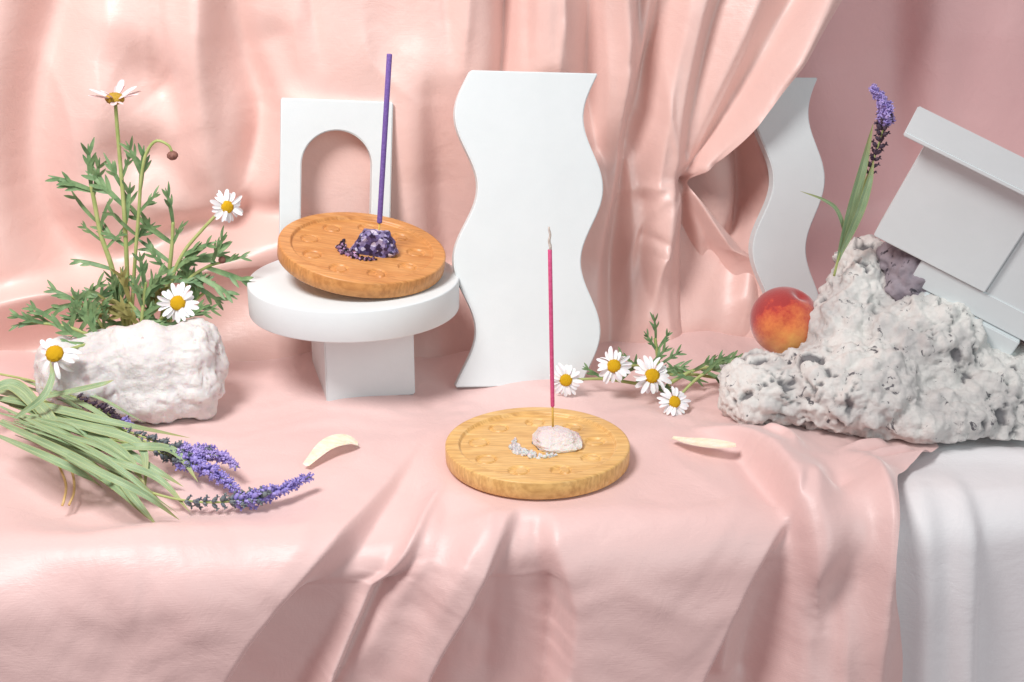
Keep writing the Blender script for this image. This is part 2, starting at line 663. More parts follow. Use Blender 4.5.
for pts, am, w_ in (
        ([(455, 470), (425, 520), (398, 560), (372, 600)], [0, .004, .005, 0], .006),
        ([(497, 505), (470, 560), (440, 620), (415, 690)], [0, .003, .004, .004], .008),
        ([(330, 500), (290, 560), (240, 620)], [0, .002, 0], .010),
        ([(530, 512), (545, 570), (560, 640), (575, 690)], [0, -.003, -.005, -.006], .010),
        ([(515, 520), (500, 590), (492, 690)], [0, -.003, -.004], .008),
        ([(755, 600), (742, 640), (735, 690)], [0, .005, .007], .006),
        ([(790, 560), (770, 620), (757, 690)], [0, -.004, -.006], .007),
        ([(822, 470), (815, 500), (818, 540)], [0, .005, 0], .007),
        ([(855, 560), (846, 610), (842, 690)], [0, .006, .007], .007),
        ([(600, 470), (660, 500), (720, 495), (770, 480)], [0, -.0015, -.002, 0], .012),
        ([(400, 420), (350, 470), (300, 490)], [0, .002, 0], .012),
        ([(650, 440), (690, 470), (740, 500)], [0, .002, 0], .008)):
    tc.ridge(pts, am, w_, None, 1.4)
# soft dips on the left
tc.ridge([(0, 480), (90, 520), (170, 512), (250, 508)], [-.003, -.006, -.005, 0], .018)
tc.ridge([(0, 540), (110, 545), (260, 520)], [.004, .006, 0], .022)
tc.ridge([(60, 610), (190, 590), (300, 520)], [.0, .004, .0], .04)
# ripples pushed up under the front dish and the rock
tc.ridge([(448, 488), (480, 497), (500, 506)], [0, .003, 0], .005)
for (a, b, c) in (((905, 452), (880, 458), (858, 462)), ((925, 458), (895, 464), (872, 470)), ((880, 446), (858, 450), (838, 455)), ((770, 440), (790, 448), (800, 470))):
    tc.ridge([a, b, c], [.006, .006, 0], .004)
# gentle piling towards the back
tc.h += .004 * smooth01((tc.P[..., 1] - .02) / .1) * (1 + np.sin(tc.A[..., 0] * 46))
# keep the cloth down where things stand
for (x, y, r) in ((.016, -.025, .062),):
    d = np.hypot(tc.P[..., 0] - x, tc.P[..., 1] - y)
    m = (1 - smooth01((d - r) / .02)) * (tc.P[..., 2] > -.02)
    tc.h = tc.h * (1 - m)
pink_cloth = tc.build('tablecloth', MAT['satin_table'])
tag(pink_cloth, 'pale pink satin tablecloth falling in pleats over the table front', 'tablecloth')

# --- white tablecloth underneath at the right
wc = table_sheet(.194, .86, 300, .66, 320, EDGE + .012, -.006, rad=.030, slope=88)
wc.wrinkle(.0008, 40, seed=8)
wc.ridge([(910, 470), (922, 520), (925, 600), (920, 690)], [.001, .005, .006, .006], .010, .008, 1.4)
wc.ridge([(950, 468), (968, 505), (972, 600), (968, 690)], [0, .008, .011, .012], .026, .004, 1.5)
wc.ridge([(935, 480), (944, 540), (946, 690)], [0, -.003, -.004], .006, None, 1.4)
wc.ridge([(985, 520), (1000, 600), (1010, 690)], [-.002, -.006, -.008], .02)
wc.ridge([(945, 450), (990, 452), (1040, 458)], [.003, .004, .004], .012)
white_cloth = wc.build('tablecloth', MAT['white_cloth'])
tag(white_cloth, 'white cloth hanging over the table edge beside the pink satin', 'tablecloth')

# --- table under the cloths
bm = bmesh.new()
bmesh.ops.create_cube(bm, size=1)
for v in bm.verts:
    s_, q_, z_ = v.co
    p = TS * (s_ * 1.6) + TQ * (.27 + q_ * .62) + ZZ * (-.056 + z_ * .06)
    v.co = p
tb = from_bm('table', bm, MAT['wood_dark'], None, False)
tag(tb, kind='structure')

# --- hangings


def wall_sheet(left, right, nu, z0, z1, nv, qfun, keep=None):
    v = np.linspace(z1, z0, nv)
    L = np.array([left(z) for z in v])
    R_ = np.array([right(z) for z in v])
    u = np.linspace(0, 1, nu)
    S = L[:, None] + (R_ - L)[:, None] * u[None, :]
    if keep is not None:
        # only the cloth right of this line is drawn in towards the gather
        smax = .26
        S0 = L[:, None] + (smax - L)[:, None] * u[None, :]
        S = np.where(S0 <= keep, S0, keep + (S0 - keep) * ((R_ - keep) / (smax - keep))[:, None])
    Z = np.broadcast_to(v[:, None], S.shape)
    Q = qfun(S, Z)
    P = S[..., None] * TS + Q[..., None] * TQ + Z[..., None] * ZZ
    du = np.gradient(P, axis=1)
    dv = np.gradient(P, axis=0)
    N = np.cross(dv, du)
    N /= np.linalg.norm(N, axis=-1, keepdims=True) + 1e-12
    N = np.where((N @ -TQ)[..., None] < 0, -N, N)
    A = np.stack([S, Z], -1)
    return Sheet(P, N, A)


QC = .214


def sz(px, py, q=QC):
    p = on_plane(px, py, TQ * q, TQ)
    return float(p @ TS), float(p[2])


def interp_line(pxs, q):
    sp = [sz(x, y, q) for x, y in pxs]
    sp.sort(key=lambda t: t[1])
    zs = [t[1] for t in sp]
    ss = [t[0] for t in sp]
    zf = np.linspace(zs[0], zs[-1], 400)
    sf = np.interp(zf, zs, ss)
    for _ in range(30):
        sf[1:-1] = .25 * sf[:-2] + .5 * sf[1:-1] + .25 * sf[2:]
    return lambda z: float(np.interp(z, zf, sf))


knot = sz(680, 178)
flap = [(872, -50), (834, 0), (766, 81), (733, 125), (708, 156), (689, 173), (684, 182), (708, 212), (735, 245), (762, 285), (778, 330), (780, 400)]
right_hem = interp_line(flap, QC)
top = sz(834, 0)


def right_of(z):
    if z > top[1]:
        k_ = (z - top[1])
        return top[0] + k_ * .75
    return right_hem(z)


def q_curtain(S, Z):
    q = QC - .035 * smooth01((.07 - Z) / .09) - .008 * np.sin(S * 9 + 1)
    return q


Sheet.side = 1
cu = wall_sheet(lambda z: -.75, right_of, 860, -.004, .50, 430, q_curtain, keep=sz(585, 180)[0])
cu.wrinkle(.0010, 60, stretch=(1, .55), seed=21)
cu.wrinkle(.0028, 22, stretch=(1, .5), seed=22)
cu.wrinkle(.0005, 150, stretch=(1, .22), seed=23)
# left: broad soft billows
cu.ridge([(75, -60), (52, 0), (32, 100), (30, 190), (62, 250), (100, 290)], [-.024, -.026, -.026, -.026, -.026, -.02], .018, .022)
cu.ridge([(110, 30), (100, 120), (98, 200)], [.008, .012, .008], .022)
cu.ridge([(5, -20), (0, 120), (0, 260)], [.01, .012, .012], .03)
cu.ridge([(120, 60), (160, 85), (185, 130)], [-.005, -.016, -.007], .020)
cu.ridge([(100, 165), (150, 160), (190, 190)], [-.005, -.015, -.009], .018)
cu.ridge([(205, -60), (198, 60), (205, 150), (215, 200)], [.016, .022, .018, .006], .018, .014)
cu.ridge([(224, -20), (240, 50), (258, 110), (250, 170), (238, 225)], [-.009, -.020, -.026, -.022, -.012], .012, .014)
cu.ridge([(275, 40), (292, 75)], [-.006, -.004], .014)
cu.ridge([(330, -40), (345, 40), (420, 130)], [.004, .006, .003], .035)
cu.ridge([(430, 100), (436, 180), (445, 260)], [-.006, -.012, -.012], .016)
cu.ridge([(412, 60), (420, 180), (425, 260)], [.003, .008, .006], .014)
# pouch at the lower left
cu.ridge([(292, 236), (240, 252), (180, 272), (110, 288), (40, 305), (-30, 325)], [.014, .022, .028, .034, .036, .036], .013, .030)
cu.ridge([(285, 215), (232, 222), (170, 238), (130, 262)], [-.012, -.020, -.020, -.010], .014, .016)
cu.ridge([(0, 345), (90, 325), (180, 312), (240, 290)], [-.034, -.034, -.024, -.006], .020)
# centre: pleats running down to the gather
cu.ridge([(512, -60), (508, 0), (505, 60), (495, 130)], [-.020, -.020, -.018, -.012], .009, .011, 1.4)
cu.ridge([(545, -60), (545, 0), (548, 60)], [.008, .009, .008], .022, None, 1.4)
cu.ridge([(588, -60), (592, 0), (590, 80), (600, 150)], [-.013, -.013, -.014, -.010], .010, .013, 1.4)
cu.ridge([(620, -60), (622, 0), (624, 62), (616, 164), (604, 230), (600, 320)], [.011, .012, .013, .012, .008, .004], .013, .010, 1.4)
cu.ridge([(700, -60), (676, 0), (645, 82), (628, 144), (617, 225), (612, 300), (615, 380)], [-.012, -.014, -.015, -.016, -.014, -.012, -.006], .013, .014, 1.4)
cu.ridge([(642, -60), (640, 0), (632, 60)], [-.007, -.008, -.004], .006, .008, 1.4)
cu.ridge([(735, -60), (704, 0), (678, 103), (670, 176), (655, 240), (645, 320)], [.012, .013, .015, .018, .014, .008], .014, .010, 1.4)
cu.ridge([(752, -60), (722, 0), (700, 80), (684, 150)], [-.010, -.012, -.012, -.008], .009, .009, 1.4)
cu.ridge([(780, -60), (752, 0), (712, 90), (687, 158)], [.009, .012, .013, .006], .011, .008, 1.4)
cu.ridge([(825, -60), (795, 0), (728, 110), (689, 165)], [-.016, -.022, -.024, -.010], [.012, .011, .009, .003], [.012, .011, .008, .003], 1.4)
cu.ridge([(845, -60), (812, 0), (748, 100), (696, 164)], [.010, .013, .015, .010], [.012, .012, .010, .004], None, 1.4)
cu.ridge([(862, -60), (832, 0), (768, 88), (705, 160)], [-.010, -.014, -.015, -.006], [.008, .007, .006, .003], None, 1.4)
cu.ridge([(840, -60), (815, 0), (768, 80), (730, 130), (700, 165)], [.010, .013, .017, .012, .003], [.03, .03, .026, .018, .006], None, 1.4)
cu.ridge([(880, -60), (845, 0), (785, 81), (735, 142), (695, 172)], [.014, .018, .026, .022, .012], [.016, .016, .016, .012, .006], .02, 1.4)
# the gather itself and what falls from it
cu.ridge([(684, 181), (680, 178)], [-.012, -.012], .012, None, 1.4)
cu.ridge([(683, 182), (686, 215), (692, 265), (700, 330)], [-.014, -.022, -.022, -.012], [.003, .006, .008, .012], [.003, .005, .008, .010], 1.4)
cu.ridge([(690, 192), (719, 237), (754, 273), (768, 320)], [.006, .022, .026, .016], [.004, .010, .014, .02], None, 1.4)
cu.ridge([(690, 202), (712, 250), (730, 300)], [-.006, -.012, -.010], [.004, .010, .012], None, 1.4)
cu.ridge([(672, 200), (660, 270), (668, 340)], [.008, .014, .010], .014, None, 1.4)
cu.ridge([(634, 232), (652, 234), (668, 238)], [0, -.004, 0], .004, None, 1.4)
# narrow pleats between the broad ones
for pts, am in (([(601, -60), (603, 0), (606, 80), (606, 150)], .005), ([(634, -60), (633, 0), (630, 50), (628, 90)], .005), ([(656, -60), (652, 0), (642, 60), (636, 110)], .006),
                ([(668, -60), (662, 0), (655, 50), (646, 110)], -.005), ([(528, -60), (528, 0), (528, 70)], -.005), ([(562, -60), (562, 0), (564, 70)], .005),
                ([(690, -60), (688, 0), (668, 90), (655, 170), (645, 240)], .006), ([(630, 160), (632, 220), (628, 290), (632, 360)], .005), ([(645, 200), (640, 260), (650, 330)], -.006),
                ([(470, -60), (468, 0), (462, 70)], .006), ([(440, -60), (446, 0), (452, 60)], -.005), ([(172, -60), (166, 0), (172, 60)], .004), ([(310, -60), (312, 0), (322, 60)], -.005)):
    cu.ridge(pts, [am, am, am, am * .3], .0055, None, 1.35)
# fine creases drawn tight by the gather
for pts, am in (
        ([(686, 176), (700, 140), (722, 90), (745, 40), (765, -10)], .0040), ([(688, 174), (712, 135), (752, 75), (800, 10)], .0045),
        ([(692, 174), (722, 148), (762, 100), (800, 50)], .0050), ([(685, 176), (690, 130), (705, 70), (725, 10)], .0040),
        ([(680, 178), (668, 130), (664, 70), (668, 0)], .0030), ([(678, 182), (652, 200), (630, 240), (618, 300)], .0035),
        ([(680, 184), (666, 220), (652, 280), (646, 330)], .0040), ([(684, 186), (678, 230), (674, 290), (676, 340)], .0045),
        ([(690, 190), (706, 215), (728, 262), (742, 310)], .0045), ([(688, 190), (698, 230), (710, 290)], .0035),
        ([(676, 180), (640, 186), (612, 200)], .0020), ([(560, 20), (556, 60), (560, 120)], .0025), ([(536, -20), (533, 40), (530, 80)], .002)):
    cu.ridge(pts, [am * .4, am, am, am * .4], [.0016, .0032, .0045, .006][:4], None, 1.3)
for pts, am in (([(150, -20), (146, 60), (158, 140)], .003), ([(60, 210), (120, 200), (200, 215)], .003), ([(300, -20), (296, 40), (310, 90)], .003),
                ([(205, 225), (245, 190), (262, 140)], .003), ([(30, 40), (70, 120), (84, 220)], .003), ([(360, -10), (372, 60), (430, 110)], .0025), ([(400, 180), (416, 240), (420, 280)], .003)):
    cu.ridge(pts, [0, am, am, 0], .007, None, 1.3)
cu.h *= 1 + .65 * smooth01((cu.px - 470) / 40) * (1 - smooth01((cu.px - 640) / 40))
ct = empty('curtain', tuple(TQ * QC), 'peach pink satin curtain gathered into a pinch between the two wavy panels', 'curtain')
main = cu.build('drape', MAT['satin'])
main.parent = ct
main.matrix_parent_inverse = Matrix.Translation(-Vector(TQ * QC))

QB = .228
back_l = interp_line([(640, -40), (660, 100), (660, 400)], QB)
back_r = interp_line([(800, -40), (790, 90), (775, 200), (778, 400)], QB)
bl = wall_sheet(back_l, back_r, 160, -.004, sz(770, 60, QB)[1], 260, lambda S, Z: QB - .05 * smooth01((.09 - Z) / .09) + 0 * S)
bl.wrinkle(.0012, 70, seed=31)
bl.ridge([(752, 135), (762, 170), (764, 200), (752, 240), (745, 300)], [.010, .016, .016, .014, .01], .011, .012)
bl.ridge([(736, 140), (741, 175), (738, 215), (726, 245)], [-.012, -.018, -.018, -.008], .006, .009)
bl.ridge([(712, 160), (716, 200), (722, 240)], [.010, .012, .008], .018)
b2 = bl.build('back_fold', MAT['satin'], None)
b2.parent = ct
b2.matrix_parent_inverse = Matrix.Translation(-Vector(TQ * QC))

QM = .30
mv = wall_sheet(lambda z: -.8, lambda z: .95, 420, -.004, .56, 260, lambda S, Z: QM - .06 * smooth01((.08 - Z) / .1) + 0 * S)
mv.wrinkle(.0016, 30, stretch=(1, .4), seed=41)
mv.wrinkle(.0006, 90, stretch=(1, .35), seed=42)
mv.ridge([(895, -60), (900, 60), (905, 160), (880, 260)], [-.010, -.014, -.010, -.004], .030, .022)
mv.ridge([(928, -60), (924, 60), (922, 130)], [.012, .012, .008], .012, .03)
mv.ridge([(830, 10), (815, 70), (850, 150)], [.008, .010, .004], .03)
mv.ridge([(1000, -40), (985, 60), (975, 110)], [.006, .008, .004], .05)
back = mv.build('backdrop', MAT['mauve'])
tag(back, kind='structure')

# ------------------------------------------------------------------ white panels and plinths


def rotm(yaw, lean, roll):
    return Matrix.Rotation(yaw, 4, 'Z') @ Matrix.Rotation(-lean, 4, 'X') @ Matrix.Rotation(roll, 4, 'Y')


def extrude_outline(bm, outer, inner, y0, y1):
    """outer/inner: lists of (x,z); a plate between y0 (front) and y1 (back) with an optional hole that touches the bottom edge as part of outer"""
    n = len(outer)
    fr = [bm.verts.new((x, y0, z)) for x, z in outer]
    bk = [bm.verts.new((x, y1, z)) for x, z in outer]
    bm.faces.new(fr)
    bm.faces.new(bk[::-1])
    for i in range(n):
        j = (i + 1) % n
        bm.faces.new((fr[j], fr[i], bk[i], bk[j]))


def plate(name, outline, thick, loc, rot, label, cat, bev=.0008, group=None):
    bm = bmesh.new()
    extrude_outline(bm, outline, None, 0, thick)
    bmesh.ops.recalc_face_normals(bm, faces=bm.faces)
    es = [e for e in bm.edges if len(e.link_faces) == 2 and e.calc_face_angle(0) > .6]
    bmesh.ops.bevel(bm, geom=es, offset=bev, segments=2, affect='EDGES', clamp_overlap=True)
    me = bpy.data.meshes.new(name)
    bm.to_mesh(me)
    bm.free()
    o = link(name, me, MAT['white'], None, False)
    o.matrix_world = Matrix.Translation(Vector(loc)) @ rotm(*rot)
    tag(o, label, cat, group)
    return o


# arch
W, H = .0822, .1150
r_, xc = .0262, .0005
hz = .0665
ol = [(-W / 2, 0), (-W / 2, H), (W / 2, H), (W / 2, 0), (xc + r_, 0)]
for k_ in range(0, 33):
    a = math.pi * k_ / 32
    ol.append((xc + r_ * math.cos(a), hz + r_ * math.sin(a)))
ol.append((xc - r_, 0))
arch = plate('arch_panel', ol, .016, (-.1331, .1595, .0838), (.20, .17, .075), 'small white panel with an arched opening standing on the round plinth', 'panel')


def wavy(W, H, amp, amp_r, zc, lam, ph=0, n=60):
    L, R_ = [], []
    for k_ in range(n + 1):
        z = H * k_ / n
        w = -math.cos((z - zc) * 2 * math.pi / lam)
        L.append((-W / 2 + amp * w, z))
        R_.append((W / 2 + amp_r * w, z))
    return L + R_[::-1]


# centre panel: crest of the wave measured from the top
lam = .104
wp = plate('wavy_panel', wavy(.0925, .2270, .0085, .0078, .2270 - .031, lam), .012, (.0111, .098, .002), (.16, .245, .052), 'large white wavy-edged panel standing upright behind the front dish', 'panel', group='white wavy panels')
p0 = at(786, 300, .185)
wp2 = plate('wavy_panel', wavy(.0425, .2080, .0080, .0072, .2080 - .026, .106), .012, (.2168, .185, .002), (.15, .235, .03), 'narrow white wavy-edged panel half tucked behind the gathered pink curtain', 'panel', group='white wavy panels')

# round plinth and the square one that carries it
DC = np.array([-.1135, .108, 0.0])
DT = .0825


def lathe(name, prof, mat, parent=None, seg=96):
    bm = bmesh.new()
    rings = []
    for r, z in prof:
        if r < 1e-6:
            rings.append([bm.verts.new((0, 0, z))])
        else:
            rings.append([bm.verts.new((r * math.cos(2 * math.pi * j / seg), r * math.sin(2 * math.pi * j / seg), z)) for j in range(seg)])
    for a, b in zip(rings, rings[1:]):
        for j in range(seg):
            j2 = (j + 1) % seg
            if len(a) == 1:
                bm.faces.new((a[0], b[j], b[j2]))
            elif len(b) == 1:
                bm.faces.new((a[j], b[0], a[j2]))
            else:
                bm.faces.new((a[j], b[j], b[j2], a[j2]))
    bmesh.ops.recalc_face_normals(bm, faces=bm.faces)
    return from_bm(name, bm, mat, parent)


R0 = .0755
T0 = .0225
dr = lathe('plinth', [(0, 0), (R0 - .001, 0), (R0 - .0003, .0003), (R0, .001), (R0, T0 - .001), (R0 - .0003, T0 - .0003), (R0 - .001, T0), (R0 - .002, T0), (0, T0)], MAT['white'])
dr.location = (DC[0], DC[1], DT - T0)
for p in dr.data.polygons:
    p.use_smooth = abs(p.normal.z) < .95
tag(dr, 'thick round white plinth under the tilted wooden dish', 'plinth')


def box(name, sx, sy, sz_, label, cat, bev=.001, parent=None, mat='white', group=None):
    bm = bmesh.new()
    bmesh.ops.create_cube(bm, size=1)
    for v in bm.verts:
        v.co = Vector((v.co.x * sx, v.co.y * sy, (v.co.z + .5) * sz_))
    bmesh.ops.bevel(bm, geom=list(bm.edges), offset=bev, segments=2, affect='EDGES')
    o = from_bm(name, bm, MAT[mat], parent, False)
    if label:
        tag(o, label, cat, group)
    return o


pl = box('plinth', .064, .08, DT - T0 + .0005 - .001, 'square white pillar plinth carrying the round plinth', 'plinth')
pl.location = (-.111, .118, .001)
pl.rotation_euler = (0, 0, .26)
pl.location.y = .116

# ------------------------------------------------------------------ wooden dishes
RD, TD = .0596, .0122


def dish_mesh():
    nr, na = 110, 400
    rs = np.concatenate([np.linspace(0, RD - .0012, nr), ])
    a = np.linspace(0, 2 * math.pi, na, endpoint=False)
    Rr, Aa = np.meshgrid(rs, a, indexing='ij')
    X, Y = Rr * np.cos(Aa), Rr * np.sin(Aa)
    Zt = np.full(X.shape, TD)
    Zt -= .0026 * smooth01((.0505 - Rr) / .0012 + .5)
    Zt += .0006 * smooth01((.0445 - Rr) / .02) * 0
    for k_ in range(9):
        an = 2 * math.pi * k_ / 9 + .2
        cx, cy = .0385 * math.cos(an), .0385 * math.sin(an)
        d = np.hypot(X - cx, Y - cy)
        Zt -= .0014 * np.exp(-((d - .0060) / .0006) ** 2)
        off = (k_ - 4) * .0016
        d2 = np.hypot(X - cx - off * -math.sin(an), Y - cy - off * math.cos(an))
        Zt -= .0015 * smooth01((.0060 - d) / .0008) * smooth01((d2 - .0052) / .0010)
    verts = np.stack([X, Y, Zt], -1)
    # rounded outer edge, wall and bottom
    ext = [(RD - .0003, TD - .0004), (RD, TD - .0012), (RD, TD * .5), (RD - .0002, .0014), (RD - .0012, .0003), (RD - .003, 0), (0, 0)]
    rows = [verts[i] for i in range(nr)]
    for r, z in ext:
        rows.append(np.stack([r * np.cos(a), r * np.sin(a), np.full(na, z)], -1))
    P = np.stack(rows)
    P = np.concatenate([P, P[:, :1]], 1)[:, ::-1]
    return P


P = dish_mesh()
dish1 = empty('incense_dish', (.0165, -.0255, .0012), 'round wooden incense dish lying flat at the table edge with white quartz', 'dish', 'round wooden incense dishes')
body1 = grid_mesh('dish_body', P, MAT['wood_lit'], dish1)
bmx = bmesh.new()
bmx.from_mesh(body1.data)
bmesh.ops.remove_doubles(bmx, verts=bmx.verts, dist=1e-6)
bmesh.ops.recalc_face_normals(bmx, faces=bmx.faces)
bmx.to_mesh(body1.data)
bmx.free()
body1.data.polygons.foreach_set('use_smooth', [True] * len(body1.data.polygons))


def chips(name, pts, size, mat, parent, seed):
    r = random.Random(seed)
    bm = bmesh.new()
    for (x, y, z, s) in pts:
        q = Matrix.Rotation(r.uniform(0, 6.28), 4, Vector((r.uniform(-1, 1), r.uniform(-1, 1), r.uniform(-1, 1))).normalized())
        m = Matrix.Translation((x, y, z)) @ q @ Matrix.Diagonal((s * r.uniform(.7, 1.4), s * r.uniform(.6, 1.1), s * r.uniform(.5, .9), 1))
        bmesh.ops.create_icosphere(bm, subdivisions=1, radius=1, matrix=m)
    for v in bm.verts:
        v.co += Vector((r.uniform(-1, 1), r.uniform(-1, 1), r.uniform(-1, 1))) * size * .25
    return from_bm(name, bm, mat, parent, False)


def crescent(seed, c, rad, a0, a1, wid, base, n=110):
    r = random.Random(seed)
    out = []
    for i in range(n):
        t = r.random()
        a = a0 + (a1 - a0) * t
        w = wid * math.sin(math.pi * t) + .0004
        rr = rad + r.uniform(-1, 1) * w
        out.append((c[0] + rr * math.cos(a), c[1] + rr * math.sin(a), base + r.uniform(-.0002, .0010), r.uniform(.0012, .0023) * (.55 + .55 * math.sin(math.pi * t))))
    return out


FLOOR = TD - .0026
cr = crescent(4, (.004, .003), .0195, math.radians(160), math.radians(292), .0036, FLOOR)
c1 = chips('crescent_inlay', cr, .0012, MAT['quartz'], dish1, 5)
c1['label'] = 'pale quartz chips set in a crescent'
# rear dish: same turned piece, tipped towards the lens and to the right
nrm2 = (Matrix.Rotation(math.radians(9.5), 3, 'Y') @ Matrix.Rotation(math.radians(8), 3, 'X'))
rot2 = (Matrix.Rotation(math.radians(8.5), 4, 'Y') @ Matrix.Rotation(math.radians(7.5), 4, 'X'))
dish2 = empty('incense_dish', (0, 0, 0), 'round wooden incense dish tilted on the round white plinth with amethyst', 'dish', 'round wooden incense dishes')
ctr2 = Vector(at(363, 252, .107)) - (rot2.to_3x3() @ Vector((0, 0, TD)))
dish2.matrix_world = Matrix.Translation(ctr2) @ rot2
low = min((dish2.matrix_world @ Vector((RD * math.cos(a), RD * math.sin(a), 0))).z for a in np.linspace(0, 6.28, 80))
dish2.location.z += DT - low + .0004
b2_ = body1.copy()
b2_.data = body1.data.copy()
b2_.data.materials[0] = MAT['wood']
COL.objects.link(b2_)
b2_.parent = dish2
c2 = chips('crescent_inlay', cr, .0012, MAT['garnet'], dish2, 6)
c2['label'] = 'dark purple chips set in a crescent'
bpy.context.view_layer.update()

# small chock that keeps the rear dish tipped
wd = box('wedge', .02, .012, .0125, 'small white wedge chocking up the tilted wooden dish from behind', 'wedge')
wd.location = (-.135, .137, DT + .0004)

# minerals on the dishes


def crystal_mesh(name, rx, ry, rz, seed, mat, parent=None, fac=.35):
    r = random.Random(seed)
    bm = bmesh.new()
    bmesh.ops.create_icosphere(bm, subdivisions=4, radius=1)
    planes = []
    for i in range(22):
        d = Vector((r.gauss(0, 1), r.gauss(0, 1), abs(r.gauss(0, 1)) * .9)).normalized()
        planes.append((d, r.uniform(.62, .95)))
    for v in bm.verts:
        for d, h in planes:
            e = v.co.dot(d) - h
            if e > 0:
                v.co -= d * e
        v.co *= 1 + .10 * mnoise.noise(v.co * 3.1 + Vector((seed, 0, 0))) + .06 * mnoise.noise(v.co * 9 + Vector((seed, 0, 0)))
        v.co = Vector((v.co.x * rx, v.co.y * ry, max(v.co.z, -.45) * rz + .45 * rz))
    return from_bm(name, bm, mat, parent, False)


M2 = dish2.matrix_world
loc_am = M2 @ Vector((.0085, -.001, FLOOR))
am = crystal_mesh('amethyst', .0178, .0120, .0145, 3, MAT['amethyst'])
am.matrix_world = Matrix.Translation(loc_am) @ rot2
tag(am, 'rough dark purple amethyst chunk sitting on the tilted wooden dish', 'crystal')
qz = crystal_mesh('quartz', .0210, .0150, .0100, 8, MAT['quartz'])
qz.location = Vector((.0285, -.0235, FLOOR + .0012))
tag(qz, 'rough white quartz chunk in the middle of the front wooden dish', 'crystal')

# ------------------------------------------------------------------ incense sticks


def stick(label, top, bot, split, r, coat, ash=0):
    top, bot = Vector(top), Vector(bot)
    o = empty('incense_stick', bot, label, 'incense', 'incense sticks')
    d = top - bot
    tube('bamboo_core', [d * 0, d * (split + .02)], .0007, MAT['bamboo'], o, 8)
    e = 1 - ash
    tube('coating', [d * split, d * (split + .004), d * (split + .01), d * .7, d * (e - .003), d * e], [r * .7, r * .95, r, r, r, r * .9], coat, o, 12)
    if ash:
        n = 9
        pts = [d * (e - .004 + (ash + .004) * i / n) + Vector((.0004 * math.sin(i * 1.3), 0, 0)) for i in range(n + 1)]
        tube('ash_tip', pts, [r * .8 * (1 - .35 * i / n) * random.uniform(.85, 1.1) for i in range(n + 1)], MAT['ash'], o, 10)
    return o


ya = am.matrix_world.translation.y
stick('purple incense stick standing upright in the amethyst', at(389.5, 54, ya), at(378.3, 243, ya), .11, .0019, MAT['purple_incense'])
yq = qz.location.y + .004
stick('pink incense stick with a grey ash tip standing in the quartz', at(549.5, 227, yq), at(553, 432, yq), .13, .00135, MAT['pink_incense'], .105)

# ------------------------------------------------------------------ rocks
g1 = blob_rock('gypsum_rock', [
    (at(85, 380, .045), (.034, .028, .026)), (at(110, 375, .055), (.045, .03, .03)), (at(150, 365, .055), (.045, .032, .032)),
    (at(190, 355, .06), (.024, .03, .026)), (at(195, 380, .055), (.022, .03, .028)), (at(60, 365, .05), (.016, .02, .02)), (at(150, 395, .045), (.04, .025, .018))],
    .0016, .0040, MAT['gypsum'], None, 2, ((24, .9), (60, .6), (150, .3), (420, .16)), .001, 46, .0009)
tag(g1, 'chunky white crystalline rock in front of the daisy sprigs', 'rock')

rk = empty('rock', tuple(on_z(900, 420, 0)), 'large pale pitted rock under the white blocks and the peach', 'rock')
inv = Matrix.Translation(-Vector(rk.location))
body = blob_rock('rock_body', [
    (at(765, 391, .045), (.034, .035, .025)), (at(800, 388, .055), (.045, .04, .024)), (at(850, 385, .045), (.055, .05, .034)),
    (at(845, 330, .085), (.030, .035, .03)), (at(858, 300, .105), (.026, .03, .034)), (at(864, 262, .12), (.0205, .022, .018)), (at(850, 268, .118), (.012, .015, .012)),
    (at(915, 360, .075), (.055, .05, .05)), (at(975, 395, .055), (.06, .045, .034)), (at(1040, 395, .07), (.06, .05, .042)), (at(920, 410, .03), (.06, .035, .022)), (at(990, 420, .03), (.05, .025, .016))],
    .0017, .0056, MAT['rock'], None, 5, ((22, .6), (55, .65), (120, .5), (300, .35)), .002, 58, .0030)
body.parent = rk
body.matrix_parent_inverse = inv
cru = blob_rock('crystal_crust', [(at(908, 282, .092), (.0165, .018, .026)), (at(896, 260, .104), (.012, .014, .012)), (at(918, 308, .086), (.014, .016, .02))],
                .002, .004, MAT['crust'], None, 9, ((40, 1), (110, .8), (260, .4)), None, 110)
cru.parent = rk
cru.matrix_parent_inverse = inv
cru['label'] = 'dark purple grey crystalline side of the rock'

# ------------------------------------------------------------------ peach
bm = bmesh.new()
bmesh.ops.create_uvsphere(bm, u_segments=64, v_segments=40, radius=1)
for v in bm.verts:
    a = math.atan2(v.co.y, v.co.x)
    rr = math.hypot(v.co.x, v.co.y)
    cre = math.exp(-((a + 2.2) / .16) ** 2) * .05 * smooth01(rr)
    dip = .16 * math.exp(-(rr / .22) ** 2)
    v.co = Vector((v.co.x * (1 - cre), v.co.y * (1 - cre), v.co.z * .97 - (dip if v.co.z > 0 else -dip * .3))) * .0252
pe = from_bm('peach', bm, MAT['peach'])
pe.location = at(785, 321, .098)
pe.rotation_euler = (.35, .3, .4)
tag(pe, 'ripe orange red peach resting on the left shoulder of the rock', 'peach')

# ------------------------------------------------------------------ tilted white blocks at the right
BR = rotm(-.42, -.17, .41)
B0 = Vector(at(873, 236, .082))


def blk(x0, x1, y0, y1, z0, z1, label, bev=.0008):
    o = box('block', x1 - x0, y1 - y0, z1 - z0, label, 'block', bev, group='tilted white blocks')
    o.matrix_world = Matrix.Translation(B0) @ BR @ Matrix.Translation(((x0 + x1) / 2, (y0 + y1) / 2, z0))
    return o


